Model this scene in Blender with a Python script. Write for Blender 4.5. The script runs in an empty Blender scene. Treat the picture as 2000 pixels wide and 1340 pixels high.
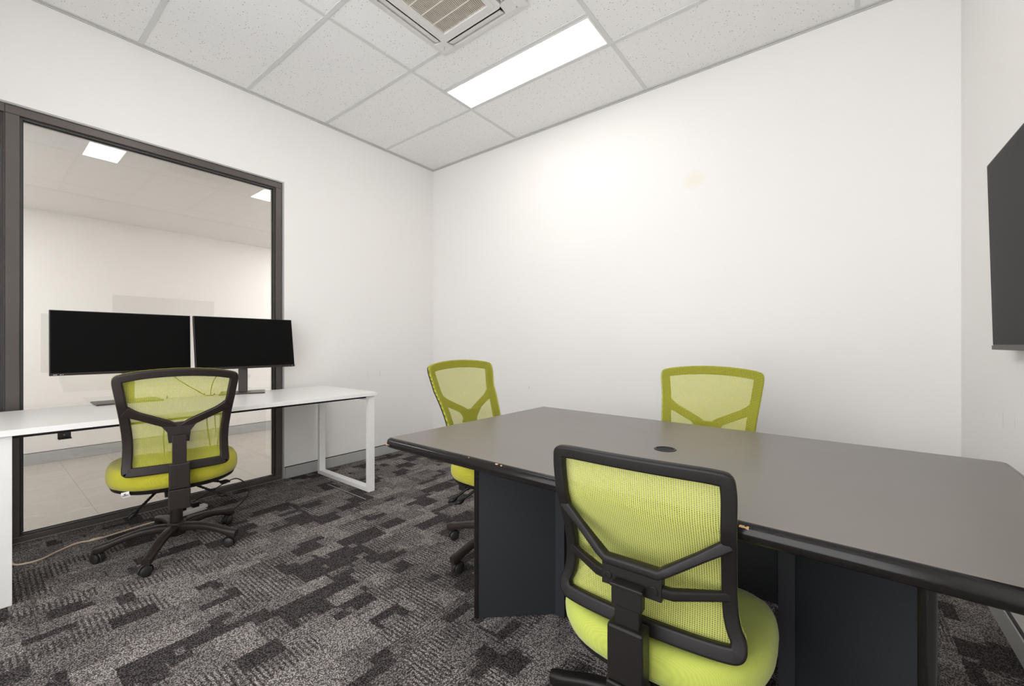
import bpy, bmesh, math, random
from mathutils import Vector, Matrix
PI = math.pi
R = math.radians
sc = bpy.context.scene
COL = sc.collection

# ------------------------------------------------------------------ camera, world, exposure
cd = bpy.data.cameras.new('camera')
cd.sensor_width = 36.0
cd.lens = 816.8 / 2000 * 36.0
cd.shift_y = 0.001
cd.clip_start = 0.02
cam = bpy.data.objects.new('camera', cd)
cam.location = (3.4497, -3.060, 1.065)
cam.rotation_euler = (R(90), 0, 0.6591)
COL.objects.link(cam)
sc.camera = cam
w = bpy.data.worlds.new('world')
sc.world = w
w.use_nodes = True
w.node_tree.nodes['Background'].inputs[0].default_value = (0.96, 0.98, 1.0, 1)
w.node_tree.nodes['Background'].inputs[1].default_value = 2.7
sc.view_settings.view_transform = 'Standard'
sc.view_settings.look = 'None'
sc.view_settings.gamma = 1.0
sc.view_settings.use_curve_mapping = False
sc.view_settings.exposure = 0.76
LIGHT = 5.0
CORR_LIGHT = 7.3
CEIL = 2.94
WC = 3.95            # x of the screen wall
YB = -3.75           # y of the wall behind the camera

# ------------------------------------------------------------------ materials
def new_mat(name):
    m = bpy.data.materials.new(name)
    m.use_nodes = True
    nt = m.node_tree
    b = nt.nodes['Principled BSDF']
    return m, nt, b
def N(nt, t, **k):
    n = nt.nodes.new(t)
    for a, v in k.items():
        setattr(n, a, v)
    return n
def M2(nt, op, a, b=None, c=None):
    n = nt.nodes.new('ShaderNodeMath'); n.operation = op
    for i, v in enumerate((a, b, c)):
        if v is None: continue
        if isinstance(v, (int, float)): n.inputs[i].default_value = v
        else: nt.links.new(v, n.inputs[i])
    return n.outputs[0]
def mix(nt, fac, a, b):
    n = nt.nodes.new('ShaderNodeMix'); n.data_type = 'RGBA'
    for s, v in ((n.inputs[0], fac), (n.inputs[6], a), (n.inputs[7], b)):
        if isinstance(v, (int, float)): s.default_value = v
        elif isinstance(v, tuple): s.default_value = v if len(v) == 4 else v + (1,)
        else: nt.links.new(v, s)
    return n.outputs[2]
def noise(nt, scale, detail=3, vec=None, rough=0.5):
    n = N(nt, 'ShaderNodeTexNoise'); n.inputs['Scale'].default_value = scale
    n.inputs['Detail'].default_value = detail; n.inputs['Roughness'].default_value = rough
    if vec is None:
        tc = N(nt, 'ShaderNodeTexCoord'); vec = tc.outputs['Object']
    nt.links.new(vec, n.inputs['Vector'])
    return n.outputs['Fac']
def bump(nt, b, h, strength, dist):
    n = N(nt, 'ShaderNodeBump'); n.inputs['Strength'].default_value = strength
    n.inputs['Distance'].default_value = dist
    nt.links.new(h, n.inputs['Height']); nt.links.new(n.outputs[0], b.inputs['Normal'])
def simple(name, col, rough=0.5, metal=0.0, var=0.06, nscale=30, bs=0.0, bd=0.001, bscale=400, spec=None):
    m, nt, b = new_mat(name)
    f = noise(nt, nscale, 4)
    c2 = tuple(min(1, x * (1 + var)) for x in col); c1 = tuple(x * (1 - var) for x in col)
    nt.links.new(mix(nt, f, c1, c2), b.inputs['Base Color'])
    b.inputs['Roughness'].default_value = rough
    b.inputs['Metallic'].default_value = metal
    if spec is not None: b.inputs['Specular IOR Level'].default_value = spec
    if bs: bump(nt, b, noise(nt, bscale, 2), bs, bd)
    return m

MT = {}
# painted wall (world-scale roller texture), with an optional stain and scuffs on the back wall
def wall_mat(name, stains=()):
    m, nt, b = new_mat(name)
    f = noise(nt, 1.3, 3)
    col = mix(nt, f, (0.865, 0.843, 0.815), (0.885, 0.863, 0.835))
    geo = N(nt, 'ShaderNodeNewGeometry')
    sx = N(nt, 'ShaderNodeSeparateXYZ'); nt.links.new(geo.outputs['Position'], sx.inputs[0])
    for (ax, u, z, ru, rz, c, k) in stains:
        U = sx.outputs[ax]
        du = M2(nt, 'DIVIDE', M2(nt, 'SUBTRACT', U, u), ru)
        dz = M2(nt, 'DIVIDE', M2(nt, 'SUBTRACT', sx.outputs[2], z), rz)
        d = M2(nt, 'ADD', M2(nt, 'POWER', M2(nt, 'ABSOLUTE', du), 2), M2(nt, 'POWER', M2(nt, 'ABSOLUTE', dz), 2))
        d = M2(nt, 'ADD', d, M2(nt, 'MULTIPLY', noise(nt, 9, 2, geo.outputs['Position']), 0.5))
        a = N(nt, 'ShaderNodeMapRange'); a.clamp = True
        nt.links.new(d, a.inputs[0]); a.inputs[1].default_value = 1.2; a.inputs[2].default_value = 0.35
        a.inputs[3].default_value = 0; a.inputs[4].default_value = k
        col = mix(nt, a.outputs[0], col, c)
    nt.links.new(col, b.inputs['Base Color'])
    b.inputs['Roughness'].default_value = 0.55
    bump(nt, b, noise(nt, 350, 2), 0.06, 0.001)
    return m
MT['wall'] = wall_mat('painted_wall', [(1, -0.671, 0.78, 0.006, 0.04, (0.45, 0.46, 0.48), 0.35), (1, -0.80, 0.78, 0.005, 0.035, (0.5, 0.5, 0.52), 0.25)])
MT['wall_b'] = wall_mat('painted_wall_back', [(0, 2.671, 2.20, 0.085, 0.07, (0.87, 0.80, 0.67), 0.6),
                                            (0, 1.271, 0.674, 0.004, 0.02, (0.3, 0.28, 0.26), 0.6),
                                            (0, 2.45, 1.05, 0.02, 0.015, (0.87, 0.79, 0.71), 0.2)])
MT['white_lam'] = simple('white_laminate', (0.86, 0.845, 0.82), 0.35, var=0.015, nscale=3)
MT['white_metal'] = simple('white_powder_coat', (0.82, 0.805, 0.785), 0.4, var=0.02, bs=0.05)
MT['white_plastic'] = simple('white_plastic', (0.74, 0.72, 0.69), 0.4, var=0.02, nscale=4)
MT['tee'] = simple('tee_bar_white', (0.69, 0.685, 0.665), 0.45, var=0.02, nscale=4)
MT['trim_grey'] = simple('ceiling_edge_trim', (0.58, 0.57, 0.54), 0.45, var=0.03)
MT['dark_gap'] = simple('painted_gap_shade', (0.03, 0.028, 0.025), 0.7)  # near-black colour painted in for the shade of gaps
MT['alu'] = simple('satin_aluminium', (0.46, 0.462, 0.455), 0.38, 0.1, var=0.04, nscale=12)
MT['bronze'] = simple('bronze_frame', (0.105, 0.090, 0.083), 0.38, 0.3, var=0.08, nscale=8)
MT['bronze_dark'] = simple('bronze_frame_dark', (0.055, 0.05, 0.047), 0.4, 0.2)
MT['gasket'] = simple('black_gasket', (0.01, 0.01, 0.01), 0.6)
MT['reveal'] = simple('grey_reveal', (0.42, 0.41, 0.40), 0.45, 0.2)
MT['plastic'] = simple('dark_brown_plastic', (0.024, 0.0175, 0.015), 0.42, spec=0.3, var=0.15, nscale=20, bs=0.12, bd=0.0006, bscale=900)
MT['plastic_dark'] = simple('black_plastic', (0.011, 0.009, 0.0085), 0.40, spec=0.27, var=0.15, nscale=20, bs=0.12, bd=0.0006, bscale=900)
MT['rubber'] = simple('caster_nylon', (0.016, 0.014, 0.013), 0.5, var=0.1)
MT['steel'] = simple('gas_lift_steel', (0.04, 0.038, 0.037), 0.3, 0.5)
MT['screen'] = simple('switched_off_screen', (0.003, 0.0028, 0.0027), 0.5, var=0.0, spec=0.08)
MT['monitor'] = simple('monitor_plastic', (0.022, 0.018, 0.017), 0.38, var=0.1)
MT['stand'] = simple('monitor_stand_metal', (0.075, 0.062, 0.056), 0.36, 0.3, var=0.08)
MT['tv_screen'] = simple('tv_screen_glass', (0.014, 0.012, 0.011), 0.5, var=0.02, spec=0.12)
MT['tv_body'] = simple('tv_casing', (0.035, 0.03, 0.028), 0.42)
MT['table_edge'] = simple('table_bullnose_edge', (0.010, 0.0085, 0.008), 0.17, var=0.2, nscale=50, bs=0.06, bd=0.0008, bscale=60, spec=0.3)
MT['chip'] = simple('bare_chipboard', (0.50, 0.30, 0.15), 0.8, var=0.3, nscale=200)
MT['cord'] = simple('beige_cord', (0.68, 0.53, 0.40), 0.5)
MT['cable'] = simple('black_cable', (0.012, 0.011, 0.011), 0.45)
MT['tag'] = simple('care_tag_white', (0.78, 0.77, 0.75), 0.7)
MT['ink'] = simple('printed_ink', (0.08, 0.08, 0.08), 0.7)
MT['logo'] = simple('pale_print', (0.55, 0.55, 0.55), 0.5)
MT['grommet_hole'] = simple('grommet_hole_black', (0.006, 0.006, 0.006), 0.8)

def fabric(name, c1, c2, scale):
    m, nt, b = new_mat(name)
    tc = N(nt, 'ShaderNodeTexCoord'); s = N(nt, 'ShaderNodeSeparateXYZ'); nt.links.new(tc.outputs['Object'], s.inputs[0])
    a = M2(nt, 'SINE', M2(nt, 'MULTIPLY', M2(nt, 'ADD', s.outputs[0], s.outputs[1]), scale))
    c = M2(nt, 'SINE', M2(nt, 'MULTIPLY', M2(nt, 'SUBTRACT', s.outputs[0], s.outputs[1]), scale))
    h = M2(nt, 'MULTIPLY_ADD', M2(nt, 'MULTIPLY', a, c), 0.5, 0.5)
    f = M2(nt, 'ADD', M2(nt, 'MULTIPLY', h, 0.6), M2(nt, 'MULTIPLY', noise(nt, 25, 3), 0.4))
    nt.links.new(mix(nt, f, c1, c2), b.inputs['Base Color'])
    b.inputs['Roughness'].default_value = 0.85
    b.inputs['Sheen Weight'].default_value = 0.25
    bump(nt, b, h, 0.35, 0.0008)
    return m
MT['seat_yellow'] = fabric('mustard_lime_fabric', (0.42, 0.38, 0.014), (0.56, 0.52, 0.03), 1500)
MT['seat_green'] = fabric('lime_green_fabric', (0.34, 0.385, 0.05), (0.48, 0.53, 0.09), 1100)

def net(name, col, pitch, thresh, soft, lo=0.12):
    """woven net: fabric with real see-through holes laid out in the panel's own coordinates"""
    m, nt, b = new_mat(name)
    tc = N(nt, 'ShaderNodeTexCoord'); s = N(nt, 'ShaderNodeSeparateXYZ'); nt.links.new(tc.outputs['Object'], s.inputs[0])
    k = 2 * PI / pitch
    X = M2(nt, 'MULTIPLY', s.outputs[0], k); Z = M2(nt, 'MULTIPLY', s.outputs[2], k)
    a = M2(nt, 'COSINE', M2(nt, 'ADD', M2(nt, 'MULTIPLY', X, 0.5), M2(nt, 'MULTIPLY', Z, 0.62)))
    c = M2(nt, 'COSINE', M2(nt, 'SUBTRACT', M2(nt, 'MULTIPLY', X, 0.5), M2(nt, 'MULTIPLY', Z, 0.62)))
    h = M2(nt, 'MULTIPLY', a, c)
    mr = N(nt, 'ShaderNodeMapRange'); mr.clamp = True
    nt.links.new(h, mr.inputs[0]); mr.inputs[1].default_value = thresh - soft; mr.inputs[2].default_value = thresh + soft
    mr.inputs[3].default_value = 1; mr.inputs[4].default_value = lo
    nt.links.new(mr.outputs[0], b.inputs['Alpha'])
    nt.links.new(mix(nt, noise(nt, 15, 3), tuple(x * 0.93 for x in col), col), b.inputs['Base Color'])
    b.inputs['Roughness'].default_value = 0.8
    b.inputs['Specular IOR Level'].default_value = 0.15
    # thin fabric lets some light through
    tr = N(nt, 'ShaderNodeBsdfTranslucent'); tr.inputs[0].default_value = col + (1,)
    out = nt.nodes['Material Output']
    b2 = N(nt, 'ShaderNodeBsdfTransparent')
    ms = N(nt, 'ShaderNodeMixShader'); ms.inputs[0].default_value = 0.3
    mt = N(nt, 'ShaderNodeMixShader')
    nt.links.new(mr.outputs[0], mt.inputs[0]); nt.links.new(b2.outputs[0], mt.inputs[1]); nt.links.new(tr.outputs[0], mt.inputs[2])
    nt.links.new(b.outputs[0], ms.inputs[1]); nt.links.new(mt.outputs[0], ms.inputs[2])
    nt.links.new(ms.outputs[0], out.inputs[0])
    return m
MT['net_far'] = net('lime_net', (0.66, 0.65, 0.070), 0.0035, 0.12, 0.9)
MT['net_desk'] = net('yellow_lime_net', (0.62, 0.62, 0.065), 0.0035, 0.12, 0.8)
MT['net_near'] = net('green_lime_net', (0.59, 0.61, 0.17), 0.0050, 0.35, 0.30, 0.25)

def table_top_mat():
    m, nt, b = new_mat('table_laminate')
    f = noise(nt, 5, 4); g = noise(nt, 900, 2)
    col = mix(nt, f, (0.168, 0.149, 0.133), (0.184, 0.164, 0.147))
    nt.links.new(mix(nt, M2(nt, 'MULTIPLY', g, 0.4), col, (0.22, 0.198, 0.178)), b.inputs['Base Color'])
    mr = N(nt, 'ShaderNodeMapRange'); nt.links.new(f, mr.inputs[0]); mr.inputs[3].default_value = 0.33; mr.inputs[4].default_value = 0.40
    nt.links.new(mr.outputs[0], b.inputs['Roughness'])
    bump(nt, b, g, 0.05, 0.0004)
    return m
MT['table_top'] = table_top_mat()
def charcoal():
    m, nt, b = new_mat('charcoal_laminate')
    g = noise(nt, 450, 2)
    nt.links.new(mix(nt, g, (0.009, 0.0095, 0.011), (0.028, 0.029, 0.034)), b.inputs['Base Color'])
    b.inputs['Roughness'].default_value = 0.65
    b.inputs['Specular IOR Level'].default_value = 0.3
    bump(nt, b, g, 0.2, 0.0006)
    return m
MT['charcoal'] = charcoal()

def ceiling_mat():
    m, nt, b = new_mat('mineral_fibre_tile')
    geo = N(nt, 'ShaderNodeNewGeometry')
    v = N(nt, 'ShaderNodeTexVoronoi'); v.inputs['Scale'].default_value = 75; nt.links.new(geo.outputs['Position'], v.inputs['Vector'])
    wn = N(nt, 'ShaderNodeSeparateColor'); nt.links.new(v.outputs['Color'], wn.inputs[0])
    thr = M2(nt, 'MULTIPLY', M2(nt, 'POWER', wn.outputs[0], 1.3), 0.0042 * 75)
    hole = M2(nt, 'LESS_THAN', v.outputs['Distance'], M2(nt, 'MULTIPLY', thr, 0.82))
    f = noise(nt, 110, 3, geo.outputs['Position'])
    col = mix(nt, f, (0.88, 0.87, 0.855), (0.92, 0.91, 0.895))
    nt.links.new(mix(nt, M2(nt, 'MULTIPLY', hole, 0.65), col, (0.22, 0.21, 0.20)), b.inputs['Base Color'])
    b.inputs['Roughness'].default_value = 0.9
    bump(nt, b, f, 0.3, 0.002)
    return m
MT['ceiling'] = ceiling_mat()

def carpet_mat():
    m, nt, b = new_mat('patchwork_carpet')
    geo = N(nt, 'ShaderNodeNewGeometry')
    s = N(nt, 'ShaderNodeSeparateXYZ'); nt.links.new(geo.outputs['Position'], s.inputs[0])
    nz = N(nt, 'ShaderNodeTexNoise'); nz.inputs['Scale'].default_value = 120; nz.inputs['Detail'].default_value = 1
    nt.links.new(geo.outputs['Position'], nz.inputs['Vector'])
    jit = M2(nt, 'MULTIPLY', M2(nt, 'SUBTRACT', nz.outputs['Fac'], 0.5), 0.012)
    x = M2(nt, 'ADD', s.outputs[0], jit); y = M2(nt, 'ADD', s.outputs[1], jit)
    def wn(a, b_, seed):
        c = N(nt, 'ShaderNodeCombineXYZ'); nt.links.new(a, c.inputs[0]); nt.links.new(b_, c.inputs[1]); c.inputs[2].default_value = seed
        n = N(nt, 'ShaderNodeTexWhiteNoise'); nt.links.new(c.outputs[0], n.inputs['Vector']); return n.outputs['Value'], n.outputs['Color']
    def cells(px, py, seed):
        row = M2(nt, 'FLOOR', M2(nt, 'DIVIDE', x, px))
        z = M2(nt, 'MULTIPLY', row, 0.0)
        off, _ = wn(row, z, seed + 0.5)
        yy = M2(nt, 'ADD', M2(nt, 'DIVIDE', y, py), M2(nt, 'MULTIPLY', off, 3.0))
        c = M2(nt, 'FLOOR', yy)
        return wn(row, c, seed)
    a, ac = cells(0.088, 0.135, 1.0)
    b1, _ = cells(0.132, 0.18, 2.0)
    c1, _ = cells(0.044, 0.075, 3.0)
    _, rc = cells(0.088, 0.27, 4.0)
    tone = M2(nt, 'ADD', M2(nt, 'MULTIPLY', a, 0.5), M2(nt, 'ADD', M2(nt, 'MULTIPLY', b1, 0.42), M2(nt, 'MULTIPLY', c1, 0.11)))
    dark = M2(nt, 'LESS_THAN', tone, 0.36)
    mid = M2(nt, 'LESS_THAN', tone, 0.56)
    light = mix(nt, M2(nt, 'MULTIPLY', mid, 1.0), (0.370, 0.332, 0.315), (0.262, 0.234, 0.224))
    # ribbed cells
    sc_ = N(nt, 'ShaderNodeSeparateColor'); nt.links.new(rc, sc_.inputs[0])
    isr1 = M2(nt, 'LESS_THAN', sc_.outputs[1], 0.36)
    isr2 = M2(nt, 'GREATER_THAN', sc_.outputs[1], 0.86)
    rib1 = M2(nt, 'GREATER_THAN', M2(nt, 'SINE', M2(nt, 'MULTIPLY', y, 2 * PI / 0.0165)), 0.2)
    rib2 = M2(nt, 'GREATER_THAN', M2(nt, 'SINE', M2(nt, 'MULTIPLY', x, 2 * PI / 0.0125)), 0.3)
    isr = 1.0
    rib = M2(nt, 'ADD', M2(nt, 'MULTIPLY', isr1, rib1), M2(nt, 'MULTIPLY', M2(nt, 'MULTIPLY', isr2, rib2), 0.8))
    col = mix(nt, M2(nt, 'MULTIPLY', M2(nt, 'MULTIPLY', isr, rib), 0.8), light, (0.085, 0.073, 0.073))
    col = mix(nt, M2(nt, 'MULTIPLY', dark, 0.92), col, (0.080, 0.067, 0.068))
    # loop pile
    v = N(nt, 'ShaderNodeTexVoronoi'); v.inputs['Scale'].default_value = 230; nt.links.new(geo.outputs['Position'], v.inputs['Vector'])
    lp = N(nt, 'ShaderNodeMapRange'); lp.clamp = True; nt.links.new(v.outputs['Distance'], lp.inputs[0])
    lp.inputs[1].default_value = 0.15; lp.inputs[2].default_value = 0.62; lp.inputs[3].default_value = 1.55; lp.inputs[4].default_value = 0.20
    grain = M2(nt, 'MULTIPLY', lp.outputs[0], M2(nt, 'MULTIPLY_ADD', noise(nt, 60, 3, geo.outputs['Position']), 0.8, 0.6))
    n = N(nt, 'ShaderNodeVectorMath'); n.operation = 'SCALE'; nt.links.new(col, n.inputs[0]); nt.links.new(grain, n.inputs['Scale'])
    # seams between 0.5 m carpet tiles
    def seam(c, o):
        return M2(nt, 'LESS_THAN', M2(nt, 'ABSOLUTE', M2(nt, 'SUBTRACT', M2(nt, 'FRACT', M2(nt, 'DIVIDE', M2(nt, 'ADD', s.outputs[c], o), 0.5)), 0.5)), 0.0035)
    sm = M2(nt, 'MAXIMUM', seam(0, 0.13), seam(1, 0.16))
    nt.links.new(mix(nt, M2(nt, 'MULTIPLY', sm, 0.45), n.outputs[0], (0.03, 0.026, 0.026)), b.inputs['Base Color'])
    b.inputs['Roughness'].default_value = 0.95
    b.inputs['Specular IOR Level'].default_value = 0.1
    hh = M2(nt, 'ADD', lp.outputs[0], M2(nt, 'MULTIPLY', M2(nt, 'MULTIPLY', isr, rib), -0.5))
    bump(nt, b, hh, 0.55, 0.003)
    return m
MT['carpet'] = carpet_mat()

def tile_mat():
    m, nt, b = new_mat('corridor_floor_tile')
    geo = N(nt, 'ShaderNodeNewGeometry')
    s = N(nt, 'ShaderNodeSeparateXYZ'); nt.links.new(geo.outputs['Position'], s.inputs[0])
    fy = M2(nt, 'FRACT', M2(nt, 'DIVIDE', M2(nt, 'ADD', s.outputs[1], 2.575), 0.305))
    l1 = M2(nt, 'GREATER_THAN', M2(nt, 'ABSOLUTE', M2(nt, 'SUBTRACT', fy, 0.5)), 0.494)
    fx = M2(nt, 'FRACT', M2(nt, 'DIVIDE', M2(nt, 'ADD', s.outputs[0], 0.9), 0.61))
    l2 = M2(nt, 'GREATER_THAN', M2(nt, 'ABSOLUTE', M2(nt, 'SUBTRACT', fx, 0.5)), 0.4965)
    mp = N(nt, 'ShaderNodeMapping'); mp.inputs['Scale'].default_value = (18, 1.6, 1); nt.links.new(geo.outputs['Position'], mp.inputs[0])
    f = noise(nt, 1.5, 4, mp.outputs[0])
    col = mix(nt, f, (0.38, 0.345, 0.305), (0.46, 0.42, 0.372))
    g = M2(nt, 'MAXIMUM', l1, M2(nt, 'MULTIPLY', l2, 0.35))
    nt.links.new(mix(nt, M2(nt, 'MULTIPLY', g, 0.7), col, (0.20, 0.18, 0.16)), b.inputs['Base Color'])
    b.inputs['Roughness'].default_value = 0.45
    return m
MT['tile'] = tile_mat()

def emit(name, col, st):
    m, nt, b = new_mat(name)
    b.inputs['Base Color'].default_value = (0.9, 0.9, 0.9, 1)
    b.inputs['Emission Color'].default_value = col + (1,)
    f = noise(nt, 3, 1)
    nt.links.new(M2(nt, 'MULTIPLY_ADD', f, st * 0.04, st * 0.98), b.inputs['Emission Strength'])
    return m
MT['led'] = emit('led_diffuser', (1.0, 0.965, 0.925), LIGHT)
MT['led_corr_added'] = emit('added_corridor_led', (0.98, 0.975, 0.975), CORR_LIGHT)

def glass_mat():
    m, nt, b = new_mat('clear_glass')
    out = nt.nodes['Material Output']; nt.nodes.remove(b)
    fr = N(nt, 'ShaderNodeFresnel'); fr.inputs[0].default_value = 1.52
    k = M2(nt, 'MULTIPLY', fr.outputs[0], 1.8)
    k = M2(nt, 'MULTIPLY_ADD', noise(nt, 2, 2), 0.008, k)
    k = M2(nt, 'MINIMUM', k, 1.0)
    t = N(nt, 'ShaderNodeBsdfTransparent'); t.inputs[0].default_value = (0.95, 0.952, 0.948, 1)
    g = N(nt, 'ShaderNodeBsdfGlossy'); g.inputs['Roughness'].default_value = 0.0
    ms = N(nt, 'ShaderNodeMixShader'); nt.links.new(k, ms.inputs[0]); nt.links.new(t.outputs[0], ms.inputs[1]); nt.links.new(g.outputs[0], ms.inputs[2])
    nt.links.new(ms.outputs[0], out.inputs[0])
    return m
MT['glass'] = glass_mat()

# ------------------------------------------------------------------ mesh helpers
def obj(name, bm, mat, parent=None, smooth=False, bevel=0.0, seg=2, auto=40, wn=False):
    me = bpy.data.meshes.new(name)
    bmesh.ops.recalc_face_normals(bm, faces=bm.faces)
    bm.to_mesh(me); bm.free()
    if smooth:
        for p in me.polygons: p.use_smooth = True
        me.set_sharp_from_angle(angle=R(auto))
    me.materials.append(MT[mat] if isinstance(mat, str) else mat)
    o = bpy.data.objects.new(name, me); COL.objects.link(o)
    if parent is not None: o.parent = parent
    if bevel:
        b = o.modifiers.new('bevel', 'BEVEL'); b.width = bevel; b.segments = seg; b.limit_method = 'ANGLE'; b.angle_limit = R(35)
        b.harden_normals = False
    if wn:
        m_ = o.modifiers.new('weighted', 'WEIGHTED_NORMAL'); m_.weight = 100; m_.keep_sharp = True; m_.mode = 'FACE_AREA'
    return o
def box(bm, x0, x1, y0, y1, z0, z1, mtx=None):
    vs = [bm.verts.new((x, y, z)) for x in (x0, x1) for y in (y0, y1) for z in (z0, z1)]
    if mtx is not None:
        for v in vs: v.co = mtx @ v.co
    for f in ((0, 1, 3, 2), (4, 6, 7, 5), (0, 4, 5, 1), (2, 3, 7, 6), (0, 2, 6, 4), (1, 5, 7, 3)):
        bm.faces.new([vs[i] for i in f])
    return vs
def nb(): return bmesh.new()
def bx(name, mat, dims, parent=None, bevel=0.0, mtx=None, seg=2):
    bm = nb(); box(bm, *dims, mtx=mtx); return obj(name, bm, mat, parent, bevel=bevel, seg=seg)
def prism(bm, pts, z0, z1):
    a = [bm.verts.new((x, y, z0)) for x, y in pts]; b = [bm.verts.new((x, y, z1)) for x, y in pts]
    bm.faces.new(a[::-1]); bm.faces.new(b)
    n = len(pts)
    for i in range(n): bm.faces.new((a[i], a[(i + 1) % n], b[(i + 1) % n], b[i]))
def rounded_section(w, t, r, k=3):
    pts = []
    for (sx, sy, a0) in ((1, 1, 0), (-1, 1, 90), (-1, -1, 180), (1, -1, 270)):
        for i in range(k + 1):
            a = R(a0 + 90 * i / k)
            pts.append((sx * (w / 2 - r) + r * math.cos(a), sy * (t / 2 - r) + r * math.sin(a)))
    return pts
def sweep(bm, path, normals, sizes, closed=False, k=3, rr=0.45):
    """sweep a rounded rectangle; size = (width across, thickness along the normal)"""
    n = len(path); rings = []
    for i, p in enumerate(path):
        a = path[(i - 1) % n] if (closed or i > 0) else p
        b = path[(i + 1) % n] if (closed or i < n - 1) else p
        T = (Vector(b) - Vector(a)).normalized()
        Nn = normals[i] if isinstance(normals, list) else normals
        Nn = Vector(Nn); Nn = (Nn - T * Nn.dot(T)).normalized()
        B = T.cross(Nn)
        w, t = sizes[i] if isinstance(sizes, list) else sizes
        sec = rounded_section(w, t, min(w, t) * rr, k)
        rings.append([bm.verts.new(Vector(p) + B * u + Nn * v) for u, v in sec])
    m = len(rings[0])
    for i in range(n if closed else n - 1):
        A = rings[i]; Bq = rings[(i + 1) % n]
        for j in range(m): bm.faces.new((A[j], A[(j + 1) % m], Bq[(j + 1) % m], Bq[j]))
    if not closed:
        bm.faces.new(rings[0][::-1]); bm.faces.new(rings[-1])
def tube(bm, path, r, k=8):
    n = len(path); rings = []; prev = None
    for i, p in enumerate(path):
        T = (Vector(path[min(i + 1, n - 1)]) - Vector(path[max(i - 1, 0)])).normalized()
        if prev is None:
            prev = T.orthogonal().normalized()
        prev = (prev - T * prev.dot(T)).normalized(); B = T.cross(prev)
        rad = r[i] if isinstance(r, list) else r
        rings.append([bm.verts.new(Vector(p) + prev * rad * math.cos(2 * PI * j / k) + B * rad * math.sin(2 * PI * j / k)) for j in range(k)])
    for i in range(n - 1):
        for j in range(k): bm.faces.new((rings[i][j], rings[i][(j + 1) % k], rings[i + 1][(j + 1) % k], rings[i + 1][j]))
    bm.faces.new(rings[0][::-1]); bm.faces.new(rings[-1])
def lathe(bm, prof, k=24, mtx=None):
    rings = []
    for r, z in prof:
        rings.append([bm.verts.new((max(r, 1e-5) * math.cos(2 * PI * j / k), max(r, 1e-5) * math.sin(2 * PI * j / k), z)) for j in range(k)])
    if mtx is not None:
        for g in rings:
            for v in g: v.co = mtx @ v.co
    for i in range(len(prof) - 1):
        for j in range(k): bm.faces.new((rings[i][j], rings[i][(j + 1) % k], rings[i + 1][(j + 1) % k], rings[i + 1][j]))
    bm.faces.new(rings[0][::-1]); bm.faces.new(rings[-1])
def spline(pts, m=8, closed=False):
    out = []; n = len(pts); P = [Vector(p) for p in pts]
    rng = range(n if closed else n - 1)
    for i in rng:
        g = (lambda q: P[q % n]) if closed else (lambda q: P[max(0, min(n - 1, q))])
        p0, p1, p2, p3 = g(i - 1), g(i), g(i + 1), g(i + 2)
        for s in range(m):
            t = s / m
            out.append(0.5 * ((2 * p1) + (p2 - p0) * t + (2 * p0 - 5 * p1 + 4 * p2 - p3) * t * t + (3 * p1 - p0 - 3 * p2 + p3) * t ** 3))
    if not closed: out.append(P[-1])
    return out
def chaikin(pts, it=3):
    for _ in range(it):
        q = []; n = len(pts)
        for i in range(n):
            a, b = Vector(pts[i]), Vector(pts[(i + 1) % n])
            q += [a * 0.75 + b * 0.25, a * 0.25 + b * 0.75]
        pts = q
    return pts
def tag(o, label, cat, group=None, kind=None):
    o['label'] = label; o['category'] = cat
    if group: o['group'] = group
    if kind: o['kind'] = kind
    return o
def thing(name, label, cat, loc=(0, 0, 0), rz=0.0, group=None):
    o = bpy.data.objects.new(name, None); COL.objects.link(o)
    o.location = loc; o.rotation_euler = (0, 0, rz); o.empty_display_size = 0.1
    return tag(o, label, cat, group)
def struct(o, label=None):
    o['kind'] = 'structure'
    if label: o['label'] = label
    return o

# ------------------------------------------------------------------ room shell
WY0, WY1, WZ = -3.55, -1.548, 2.345      # glazed opening in the left wall: y range, head height
struct(bx('floor', 'carpet', (0, WC, YB, 0, -0.06, 0)), 'dark patchwork carpet of grey and charcoal blocks')
bm = nb()
box(bm, -0.12, 0, WY1, 0.12, 0, CEIL + .2)
box(bm, -0.12, 0, WY0, WY1, WZ, CEIL + .2)
box(bm, -0.12, 0, YB - .12, WY0, 0, CEIL + .2)
struct(obj('wall_left', bm, 'wall'), 'white wall around the big internal window')
struct(bx('wall_back', 'wall_b', (0, WC + .12, 0, 0.12, 0, CEIL + .2)), 'long white wall with a faint yellow stain')
struct(bx('wall_right', 'wall', (WC, WC + .12, YB - .12, 0, 0, CEIL + .2)), 'white wall behind the wall screen')
bm = nb()  # unseen wall; its wide opening is added to let soft fill light in
box(bm, 0, 1.3, YB - .12, YB, 0, CEIL + .2); box(bm, WC - .15, WC, YB - .12, YB, 0, CEIL + .2)
box(bm, 1.3, WC - .15, YB - .12, YB, 0, .12); box(bm, 1.3, WC - .15, YB - .12, YB, 2.75, CEIL + .2)
struct(obj('wall_front', bm, 'wall'), 'white wall behind the viewpoint with a wide opening added for daylight')
bm = nb()  # frame for the added light opening, out of view
for x0, x1 in ((1.3, 1.35), (2.55, 2.6), (WC - .20, WC - .15)): box(bm, x0, x1, YB - .09, YB - .03, .12, 2.75)
box(bm, 1.35, WC - .20, YB - .09, YB - .03, .12, .17); box(bm, 1.35, WC - .20, YB - .09, YB - .03, 2.70, 2.75)
struct(obj('window_added', bm, 'bronze'), 'bronze frame of the unseen window added for daylight')

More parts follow.
